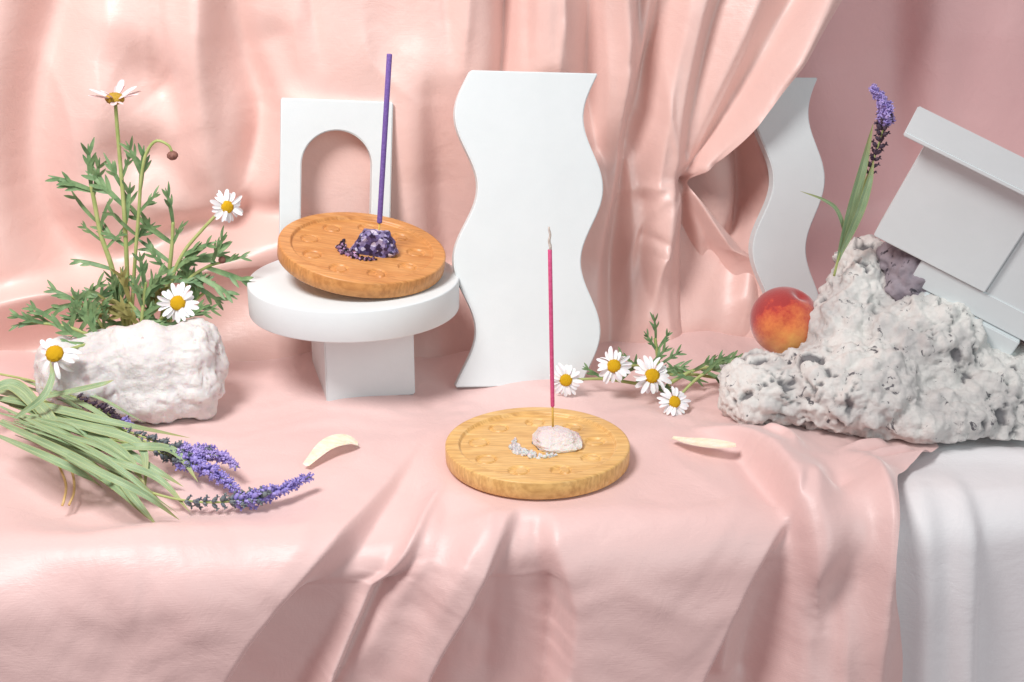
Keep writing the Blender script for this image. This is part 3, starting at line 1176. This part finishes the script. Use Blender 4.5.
blk(0, .084, 0, .022, 0, .081, 'large square white block tilted above the dark side of the rock')
blk(-.016, .15, -.016, .034, .0814, .0850, 'thin white slab lying on top of the large tilted block')
blk(.0844, .17, .004, .04, -.018, .081, 'white block at the picture edge beside the large tilted block')
blk(.0370, .15, .003, .034, -.0206, -.0006, 'middle white slab wedged beneath the large tilted block')
blk(.0500, .122, .0, .034, -.0362, -.0212, 'lowest white slab of the tilted stack touching the rock')

# ------------------------------------------------------------------ daisies


def finger(bm, p, d, n, L, w, bend=.15, rows=6):
    pts = []
    d = Vector(d).normalized()
    n = Vector(n).normalized()
    for i in range(rows):
        t = i / (rows - 1)
        pts.append(Vector(p) + d * L * t - n * bend * L * t * t)
    ws = [w * (.45 + .55 * math.sin(math.pi * min(1, .15 + .85 * (i / (rows - 1)) ** .9) * .86)) * (1 - .75 * (i / (rows - 1)) ** 5) for i in range(rows)]
    strip_bm(bm, pts, ws, n, .25, 3)
    return pts


def lobed_leaf(bm, p, d, n, L, r):
    """a marguerite leaf: a rib that widens, with blunt fingers"""
    d = Vector(d).normalized()
    n = Vector(n)
    n = (n - d * n.dot(d)).normalized()
    s = d.cross(n)
    bend = r.uniform(.05, .3)
    rib = finger(bm, p, d, n, L, L * .058, bend, 9)
    for sg in (-1, 1):
        for f in (.42, .62, .80):
            if r.random() < (.6 if f < .5 else .15):
                continue
            q = rib[int(f * 8)]
            fd = d * 1.0 + s * sg * r.uniform(.35, .7) + n * r.uniform(-.3, .3)
            finger(bm, q, fd, n, L * r.uniform(.26, .42), L * .046, r.uniform(-.1, .35), 6)


def leaf_obj(parent, p, d, n, L, r, mat='leaf'):
    bm = bmesh.new()
    lobed_leaf(bm, p, d, n, L, r)
    return from_bm('leaf', bm, MAT[mat], parent)


PET = {}


def petal_mesh(kind):
    if kind in PET:
        return PET[kind]
    bm = bmesh.new()
    n = 9
    droop = {'open': .10, 'flat': -.25, 'wild': .25}[kind]
    pts = [Vector((t, 0, .06 * math.sin(t * 3) - droop * t * t)) for t in np.linspace(.30, 1, n)]
    ws = [.045, .085, .11, .122, .126, .124, .115, .092, .04]
    strip_bm(bm, pts, ws, (0, 0, 1), .22, 5)
    me = bpy.data.meshes.new('petal')
    bm.to_mesh(me)
    bm.free()
    me.polygons.foreach_set('use_smooth', [True] * len(me.polygons))
    PET[kind] = me
    return me


def flower(parent, c, face, R_, kind='open', n=19, r=None, disc='disc', petal='petal', drop=()):
    """florets disc = the part, every petal its sub-part"""
    c = Vector(c)
    face = Vector(face).normalized()
    rot = face.to_track_quat('Z', 'Y').to_matrix().to_4x4()
    bm = bmesh.new()
    bmesh.ops.create_icosphere(bm, subdivisions=4, radius=1)
    for v in bm.verts:
        b = 1 + .07 * mnoise.noise(v.co * 9) + .05 * math.sin(v.co.x * 34) * math.sin(v.co.y * 34)
        v.co = Vector((v.co.x * .36 * b, v.co.y * .36 * b, (v.co.z * .24 if v.co.z > 0 else v.co.z * .20) * b + .04))
    h = from_bm('flower_head', bm, MAT[disc], parent)
    h.matrix_basis = Matrix.Translation(c - Vector(parent.location)) @ rot @ Matrix.Scale(R_, 4)
    me = petal_mesh(kind)
    key = kind + petal
    if key not in PET:
        m2 = me.copy()
        m2.materials.clear()
        m2.materials.append(MAT[petal])
        PET[key] = m2
    for i in range(n):
        if i in drop:
            continue
        o = bpy.data.objects.new('petal', PET[key])
        COL.objects.link(o)
        o.parent = h
        o.matrix_basis = Matrix.Rotation(2 * math.pi * i / n + r.uniform(-.07, .07), 4, 'Z') @ Matrix.Rotation(r.gauss(0, .16), 4, 'Y') @ Matrix.Rotation(r.gauss(0, .3), 4, 'X') @ Matrix.Diagonal((r.uniform(.80, 1.06), r.uniform(.75, 1.15), r.uniform(.4, 1.8), 1))
    return h


def rel(o, pts):
    return [Vector(p) - Vector(o.location) for p in pts]


YD = .10
rr = random.Random(5)
base = at(128, 315, YD)


def sprig(name, label, px, y, rad, group=None, cat='daisy', base_pt=None, mat='stem'):
    """px: list of (px,py[,dy]) along the stem from its foot up"""
    pts = [at(p[0], p[1], y + (p[2] if len(p) > 2 else 0)) for p in px]
    o = empty(name, tuple(pts[0]), label, cat, group)
    sp = spline(rel(o, pts), 30)
    tube('stem', sp, list(np.linspace(rad * 1.35, rad * .95, 30)), MAT[mat], o, 8)
    return o, sp


def leaves_on(o, sp, items, r, mat='leaf'):
    for t, ang, L, side in items:
        i = min(int(t * (len(sp) - 1)), len(sp) - 2)
        p = sp[i]
        tdir = (sp[i + 1] - sp[i]).normalized()
        # ang: angle in the picture plane from straight up, clockwise
        d = Vector((math.sin(ang), r.uniform(-.5, .1), math.cos(ang)))
        n = Vector((r.uniform(-.6, .6), -1, r.uniform(.2, .8)))
        leaf_obj(o, p, d, n, L, r, mat)


GD = 'daisy sprigs behind the white rock'
rad = math.radians
# tall flower, wilted, seen from the side
o, sp = sprig('daisy', 'tallest daisy sprig with a wilted pinkish flower seen edge on', [(128, 335), (127, 270), (124, 210), (120, 160), (117, 125), (115.5, 104)], YD, .0013, GD)
leaves_on(o, sp, [(.42, -.65, .034, 0), (.5, -.35, .026, 0), (.36, .25, .030, 0), (.55, .45, .020, 0), (.3, -.9, .026, 0), (.28, .9, .026, 0)], rr)
flower(o, at(115, 100, YD), (0.05, -.12, 1), .0175, 'flat', 17, rr, 'disc_dull', 'petal_dull')
# drooping bud
o, sp = sprig('daisy', 'curved sprig ending in a drooping brown flower bud', [(131, 330), (135, 260), (139, 210), (141, 180), (146, 154), (156, 141), (168, 145), (172, 152)], YD - .004, .0010, GD)
leaves_on(o, sp, [(.38, .2, .030, 0), (.46, -.2, .026, 0), (.3, .75, .022, 0), (.22, -.8, .028, 0)], rr)
bm = bmesh.new()
bmesh.ops.create_icosphere(bm, subdivisions=3, radius=1)
for v in bm.verts:
    b = 1 + .12 * mnoise.noise(v.co * 4)
    v.co = Vector((v.co.x * .0038, v.co.y * .0038, v.co.z * .0032)) * b
bd = from_bm('bud', bm, MAT['bud'], o)
bd.location = Vector(at(172.5, 155.5, YD - .004)) - Vector(o.location)
# leafy sprig at left
o, sp = sprig('leafy_sprig', 'leafy daisy sprig without a flower leaning left of the tallest daisy', [(126, 325), (112, 268), (101, 235), (94, 200), (91, 185)], YD + .004, .0015, GD, 'plant')
leaves_on(o, sp, [(.97, 0.05, .030, 0), (.93, -1.05, .030, 0), (.88, -1.2, .024, 0), (.8, .35, .028, 0), (.62, -.8, .030, 0), (.55, .3, .028, 0), (.48, -.9, .020, 0), (.4, .7, .022, 0), (.25, -1.2, .03, 0)], rr)
# right hand flower
o, sp = sprig('daisy', 'open white daisy facing right on a slanting stem', [(165, 330), (172, 280), (184, 252), (202, 230), (217, 214)], YD - .006, .0011, GD)
leaves_on(o, sp, [(.45, .95, .030, 0), (.40, 1.3, .036, 0), (.32, .75, .030, 0), (.3, -.6, .024, 0), (.26, 1.5, .030, 0), (.15, -1.1, .03, 0)], rr)
flower(o, at(227, 207, YD - .010), (.55, -1, .25), .0122, 'open', 21, rr)
# upright leafy shoot in the middle
o, sp = sprig('leafy_sprig', 'upright leafy shoot between the drooping bud and the daisy facing right', [(160, 330), (168, 280), (172, 245), (173, 222)], YD + .002, .0013, GD, 'plant')
leaves_on(o, sp, [(.98, .05, .026, 0), (.7, -.9, .036, 0), (.66, .5, .020, 0), (.5, -.9, .03, 0), (.42, 1.1, .030, 0), (.3, .8, .028, 0)], rr)
o, sp = sprig('leafy_sprig', 'low spreading leafy sprig with a small brown bud under the daisy facing right', [(165, 335), (185, 285), (205, 268), (222, 262)], YD - .004, .0010, GD, 'plant')
leaves_on(o, sp, [(.95, 1.3, .022, 0), (.8, .4, .03, 0), (.7, 1.9, .034, 0), (.5, 1.9, .034, 0), (.4, 2.2, .03, 0)], rr)
bm = bmesh.new()
bmesh.ops.create_icosphere(bm, subdivisions=3, radius=.0026)
bd = from_bm('bud', bm, MAT['bud'], o)
bd.location = Vector(at(222, 260, YD - .004)) - Vector(o.location)
# flower above the rock
o, sp = sprig('daisy', 'open white daisy facing forward on the top edge of the white rock', [(150, 335, .02), (162, 318, .01), (172, 308)], YD - .022, .0011, GD)
leaves_on(o, sp, [(.5, .9, .028, 0), (.4, -1.2, .03, 0), (.3, -.3, .026, 0)], rr)
flower(o, at(178, 303, YD - .030), (.1, -1, .35), .0145, 'open', 20, rr)
# flower by the left end
o, sp = sprig('daisy', 'wide open daisy with few petals at the left end of the white rock', [(110, 340, .05), (85, 345, .025), (60, 352, .006)], .022, .0011, GD)
leaves_on(o, sp, [(.45, -1.5, .03, 0), (.3, -1.0, .034, 0), (.2, -.4, .03, 0)], rr)
flower(o, at(55, 354, .014), (-.05, -.8, .75), .0160, 'wild', 15, rr, 'disc', 'petal', (3, 4, 9))
# dense foliage mass low behind the rock: individual leafy stems
for i, (x0, x1, y1, lab) in enumerate((
        (110, 30, 322, 'long low leafy sprig reaching to the left edge behind the white rock'),
        (115, 72, 296, 'short leafy sprig fanning out left above the white rock'),
        (130, 108, 286, 'bushy leafy sprig at the foot of the tallest daisy'),
        (140, 146, 282, 'dense leafy sprig at the foot of the drooping bud'),
        (150, 128, 300, 'yellowing leafy sprig low against the top of the white rock'),
        (160, 205, 292, 'leafy sprig sweeping right behind the daisy on the rock'))):
    o, sp = sprig('leafy_sprig', lab, [(x0, 345), ((x0 + x1) / 2, (345 + y1) / 2 - 6), (x1, y1)], YD - .012 + .006 * (i % 3), .0011, GD, 'plant')
    it = []
    sgn = 1 if x1 > x0 else -1
    for j in range(9):
        it.append((.25 + .08 * j, rr.uniform(-1.5, 1.5) + sgn * .4, rr.uniform(.02, .032), 0))
    leaves_on(o, sp, it, rr, 'leaf_old' if i == 4 else 'leaf')

# daisies lying at the centre right
GC = 'cut daisies lying behind the front dish'
YC = .075
for (px, py, R_, face, foot, lab) in (
        (614, 366, .0135, (-.25, -1, .5), (660, 372), 'cut daisy facing forward, left and rear of the lying daisies'),
        (652, 376, .0150, (.05, -1, .6), (720, 378), 'largest cut daisy in the middle of the lying daisies'),
        (674, 402, .0125, (.15, -.9, .8), (712, 368), 'cut daisy lowest of those lying by the pale rock'),
        (566, 380, .0125, (-.1, -1, .3), (640, 384), 'cut daisy half hidden behind the pink incense stick')):
    y = YC - (.02 if py > 390 else 0)
    c = at(px, py, y)
    o, sp = sprig('daisy', lab, [(foot[0], foot[1], .018), ((foot[0] + px) / 2, (foot[1] + py) / 2 - 3, .012), (px, py, .004)], y, .001, GC)
    leaves_on(o, sp, [(.1, 1.2, .024, 0), (.3, .7, .022, 0), (.5, -1.0, .018, 0), (.05, 1.6, .026, 0)], rr)
    flower(o, c, face, R_, 'open', 20, rr)
o, sp = sprig('leafy_sprig', 'green leafy shoot poking up behind the cut daisies', [(660, 385, .01), (658, 360, .012), (655, 338, .014)], YC + .01, .0012, GC, 'plant')
leaves_on(o, sp, [(.95, 0, .02, 0), (.7, -.5, .018, 0), (.7, .5, .018, 0), (.4, .9, .02, 0)], rr)
o, sp = sprig('leafy_sprig', 'green leafy sprig pointing right from the cut daisies to the rock', [(668, 384), (695, 370, .005), (724, 366, .008)], YC + .004, .0012, GC, 'plant')
leaves_on(o, sp, [(.95, 1.5, .02, 0), (.75, 1.1, .024, 0), (.6, 1.9, .024, 0), (.45, .9, .022, 0), (.3, 1.8, .02, 0)], rr)

# ------------------------------------------------------------------ lavender


def whorls(bm, sp, t0, t1, n, size, r, grow=(1, 1), per=5):
    N = len(sp)
    for k_ in range(n):
        t = t0 + (t1 - t0) * k_ / max(1, n - 1)
        i = min(int(t * (N - 1)), N - 2)
        p = sp[i].lerp(sp[i + 1], t * (N - 1) - i)
        d = (sp[i + 1] - sp[i]).normalized()
        a = d.orthogonal().normalized()
        b = d.cross(a)
        g = grow[0] + (grow[1] - grow[0]) * k_ / max(1, n - 1)
        for j in range(per):
            th = 2 * math.pi * (j + r.random() * .5) / per + k_ * 1.1
            out = (a * math.cos(th) + b * math.sin(th))
            ax = (out * .9 + d * .75).normalized()
            L = size * g * r.uniform(.8, 1.25)
            c = p + out * L * .55
            q = ax.to_track_quat('Z', 'Y').to_matrix().to_4x4()
            m = Matrix.Translation(c) @ q @ Matrix.Diagonal((L * .36, L * .36, L * .62, 1))
            bmesh.ops.create_icosphere(bm, subdivisions=1, radius=1, matrix=m)
            # opened lip
            tip = c + ax * L * .55
            for e in range(4):
                ph = e * math.pi / 2 + r.random()
                rot = q.to_3x3()
                dd = (rot @ Vector((math.cos(ph), math.sin(ph), .7))).normalized()
                m2 = Matrix.Translation(tip + dd * L * .2) @ dd.to_track_quat('Z', 'Y').to_matrix().to_4x4() @ Matrix.Diagonal((L * .17, L * .09, L * .3, 1))
                bmesh.ops.create_icosphere(bm, subdivisions=1, radius=1, matrix=m2)


def lavender(label, pts, srad, bloom, dark, size, r, group, n=16, light='lav', cal='calyx', nd=8):
    o = empty('lavender', tuple(pts[0]), label, 'lavender', group)
    sp = spline(rel(o, pts), 60)
    tube('stem', sp, list(np.linspace(srad, srad * .5, 60)), MAT['stem'], o, 8)
    bm = bmesh.new()
    whorls(bm, sp, bloom[0], bloom[1], n, size, r, (1.15, .5), 4)
    from_bm('flower_spike', bm, MAT[light], o)
    bm = bmesh.new()
    whorls(bm, sp, dark[0], dark[1], nd, size, r, (.9, 1.15), 3)
    from_bm('calyx_cluster', bm, MAT[cal], o)
    return o, sp


def blade(parent, pts, w, normal, fold=.25, twist=0, n=26):
    bm = bmesh.new()
    uv = bm.loops.layers.uv.new('UVMap')
    sp = spline(pts, n)
    w *= .82
    ws = [w * max(.06, math.sin(math.pi * min(1, (.05 + .95 * i / (n - 1))) ** .85) ** .8) for i in range(n)]
    ws[-1] = w * .03
    strip_bm(bm, sp, ws, normal, fold, 7, twist, uv)
    return from_bm('leaf', bm, MAT['blade'], parent)


rl = random.Random(9)
GL = 'lavender sprigs lying on the pink cloth'


def tp(px, py, z):
    return on_z(px, py, z)


o, sp = lavender('lavender sprig reaching farthest right, its violet tip bent up', [tp(30, 425, .014), tp(90, 465, .014), tp(150, 492, .010), tp(200, 502, .008), tp(250, 499, .009), tp(285, 488, .010), tp(311, 476, .012)], .0010, (.62, .995), (.46, .72), .0042, rl, GL, 24, 'lav', 'calyx', 10)
nz_ = (0, -.5, 1)
for pts, w in (([tp(20, 420, .016), tp(70, 452, .016), tp(120, 490, .012), tp(150, 520, .004)], .0045),
               ([tp(60, 440, .018), tp(105, 462, .018), tp(135, 500, .012), tp(158, 527, .001)], .0036),
               ([tp(80, 450, .020), tp(125, 465, .022), tp(160, 480, .014), tp(190, 512, .004)], .0034)):
    blade(o, rel(o, pts), w, nz_)
o, sp = lavender('short thick lavender sprig with a deep violet head in the middle of the bunch', [tp(10, 405, .02), tp(80, 430, .022), tp(140, 447, .018), tp(180, 458, .015), tp(215, 474, .012), tp(238, 491, .009)], .0010, (.60, .995), (.48, .66), .0045, rl, GL, 24, 'lav', 'calyx', 8)
for pts, w in (([tp(0, 400, .022), tp(60, 420, .026), tp(120, 452, .024), tp(145, 484, .012)], .0052),
               ([tp(30, 415, .026), tp(90, 428, .030), tp(140, 446, .026), tp(146, 488, .008)], .0042),
               ([tp(90, 450, .02), tp(140, 447, .026), tp(175, 452, .02), tp(198, 482, .008)], .0040)):
    blade(o, rel(o, pts), w, nz_)
o, sp = lavender('lavender sprig with a bright violet head at the back of the bunch', [tp(10, 395, .024), tp(70, 415, .026), tp(130, 436, .022), tp(180, 452, .018), tp(215, 454, .016), tp(237, 467, .014)], .0010, (.66, .995), (.50, .74), .0040, rl, GL, 21, 'lav_light', 'calyx', 9)
for pts, w in (([tp(-20, 395, .024), tp(50, 408, .03), tp(110, 422, .03), tp(190, 438, .012)], .0042),
               ([tp(-30, 385, .02), tp(30, 400, .03), tp(60, 430, .026), tp(110, 470, .012)], .0050)):
    blade(o, rel(o, pts), w, nz_)
o, sp = lavender('thin lavender sprig with a pale violet head ending above the thicker heads', [tp(10, 390, .028), tp(70, 410, .028), tp(130, 432, .024), tp(175, 448, .02), tp(218, 456, .018)], .0009, (.78, .995), (.50, .80), .0035, rl, GL, 16, 'lav_light', 'calyx', 10)
blade(o, rel(o, [tp(15, 418, .03), tp(42, 398, .042), tp(52, 378, .052), tp(50, 360, .060)]), .0030, (0, -1, .3))
blade(o, rel(o, [tp(30, 400, .03), tp(70, 392, .04), tp(100, 385, .048), tp(114, 380, .05)]), .0030, (0, -.6, 1))
o, sp = lavender('dull lavender sprig with dark buds behind the bunch beside the white rock', [tp(-10, 372, .03), tp(40, 383, .03), tp(85, 402, .026), tp(132, 427, .016)], .0009, (.93, .995), (.62, .93), .0036, rl, GL, 4, 'lav', 'calyx_dark', 12)
blade(o, rel(o, [tp(-20, 400, .03), tp(10, 385, .034), tp(35, 405, .03), tp(50, 430, .02)]), .0060, (0, -.6, 1))

# more blades of the bunch, thinner and curlier
for i in range(26):
    x0, y0 = rl.uniform(-10, 50), rl.uniform(378, 436)
    x1 = rl.uniform(95, 190)
    y1 = y0 + (x1 - x0) * rl.uniform(.30, .62)
    y1 = min(y1, 520)
    zt = rl.uniform(.018, .032)
    mx, my = (x0 + x1) / 2, (y0 + y1) / 2 - rl.uniform(2, 14)
    blade(o, rel(o, [tp(x0, y0, zt), tp(mx, my, zt + .004), tp(x0 + (x1 - x0) * .8, y0 + (y1 - y0) * .74, zt * .8), tp(x1, y1, .005)]), rl.uniform(.0009, .0036), (rl.uniform(-.4, .4), -.6, 1), rl.uniform(.15, .6), rl.uniform(-.9, .9))

# raffia ends hanging from the bunch
for k_, px in enumerate(([(52, 455), (60, 468), (66, 485), (64, 500), (62, 506)], [(66, 460), (73, 475), (74, 492), (69, 505)])):
    pts = [on_z(x, y, .012 - .010 * i / (len(px) - 1)) for i, (x, y) in enumerate(px)]
    t = tube('raffia_strand', spline(pts, 20), .0008, MAT['cord'])
    tag(t, ['left strand of straw raffia curling under the lavender bunch', 'right strand of straw raffia curling under the lavender bunch'][k_], 'raffia', 'raffia strands under the lavender')

# the one standing by the right rock
y = .088
o, sp = lavender('lavender sprig standing upright against the pale rock', [at(834, 276, y), at(842, 245, y), at(856, 205, y), at(870, 170, y), at(880, 140, y), at(886, 115, y), at(882, 100, y), at(872, 87, y)], .0009, (.66, .998), (.42, .70), .0042, rl, None, 24, 'lav_light', 'calyx_dark', 10)
for pts, w in (([at(838, 260, y), at(850, 215, y - .003), at(862, 170, y - .004), at(873, 124, y)], .0048),
               ([at(840, 255, y), at(858, 215, y - .006), at(868, 185, y - .006), at(874, 160, y - .002)], .0040),
               ([at(838, 262, y), at(845, 240, y), at(838, 212, y - .004), at(824, 200, y - .008), at(800, 191, y - .012)], .0018)):
    blade(o, rel(o, pts), w, (.2, -1, .2), .3)

# ------------------------------------------------------------------ fallen petals


def fallen(label, pts, w, lift):
    bm = bmesh.new()
    sp = spline(pts, 18)
    for i, p in enumerate(sp):
        p.z += lift * math.sin(math.pi * i / 17)
    ws = [w * (.25 + .75 * math.sin(math.pi * (.04 + .9 * (i / 17) ** 1.2))) for i in range(18)]
    strip_bm(bm, sp, ws, (0, -.15, 1), .35, 7)
    o = from_bm('fallen_petal', bm, MAT['rose'])
    tag(o, label, 'petal', 'fallen cream petals')
    return o


fallen('cream petal lying on the pink cloth right of the lavender', [tp(306, 466, .003), tp(326, 452, .004), tp(345, 446, .004), tp(358, 445, .003)], .0075, .003)
fallen('cream petal lying on the pink cloth right of the front dish', [tp(672, 438, .004), tp(692, 445, .004), tp(715, 448, .005), tp(736, 446, .007)], .0058, .0015)

# ------------------------------------------------------------------ light


def area(name, loc, target, size, power, col):
    l = bpy.data.lights.new(name, 'AREA')
    l.shape = 'DISK'
    l.size = size
    l.energy = power
    l.color = col
    o = bpy.data.objects.new(name, l)
    COL.objects.link(o)
    o.location = loc
    o.rotation_euler = (Vector(target) - Vector(loc)).to_track_quat('-Z', 'Y').to_euler()
    return o


kl = area('key_lamp', (-.42, -.48, 1.0), (-.15, .14, .08), .38, 6.3, (1, .995, .985))
kl.data.spread = math.radians(105)
area('fill_lamp', (1.2, -1.7, 1.0), (.15, .05, .0), 1.6, 20, (.66, .97, 1))

w = bpy.data.worlds.new('World')
scene.world = w
w.use_nodes = True
bg = w.node_tree.nodes['Background']
bg.inputs['Color'].default_value = (1, .68, .70, 1)
bg.inputs['Strength'].default_value = .42

# ------------------------------------------------------------------ camera object
cd = bpy.data.cameras.new('camera')
cd.sensor_width = 36
cd.lens = F_PX / 1024 * 36
cd.clip_start = .02
cd.clip_end = 50
cam = bpy.data.objects.new('camera', cd)
COL.objects.link(cam)
cam.location = CAM
cam.rotation_euler = (math.pi / 2 - PITCH, 0, 0)
scene.camera = cam
cd.dof.use_dof = False

scene.view_settings.view_transform = 'Standard'
scene.view_settings.look = 'None'
scene.view_settings.exposure = -.40
scene.view_settings.gamma = 1
scene.render.resolution_x = 1024
scene.render.resolution_y = 682
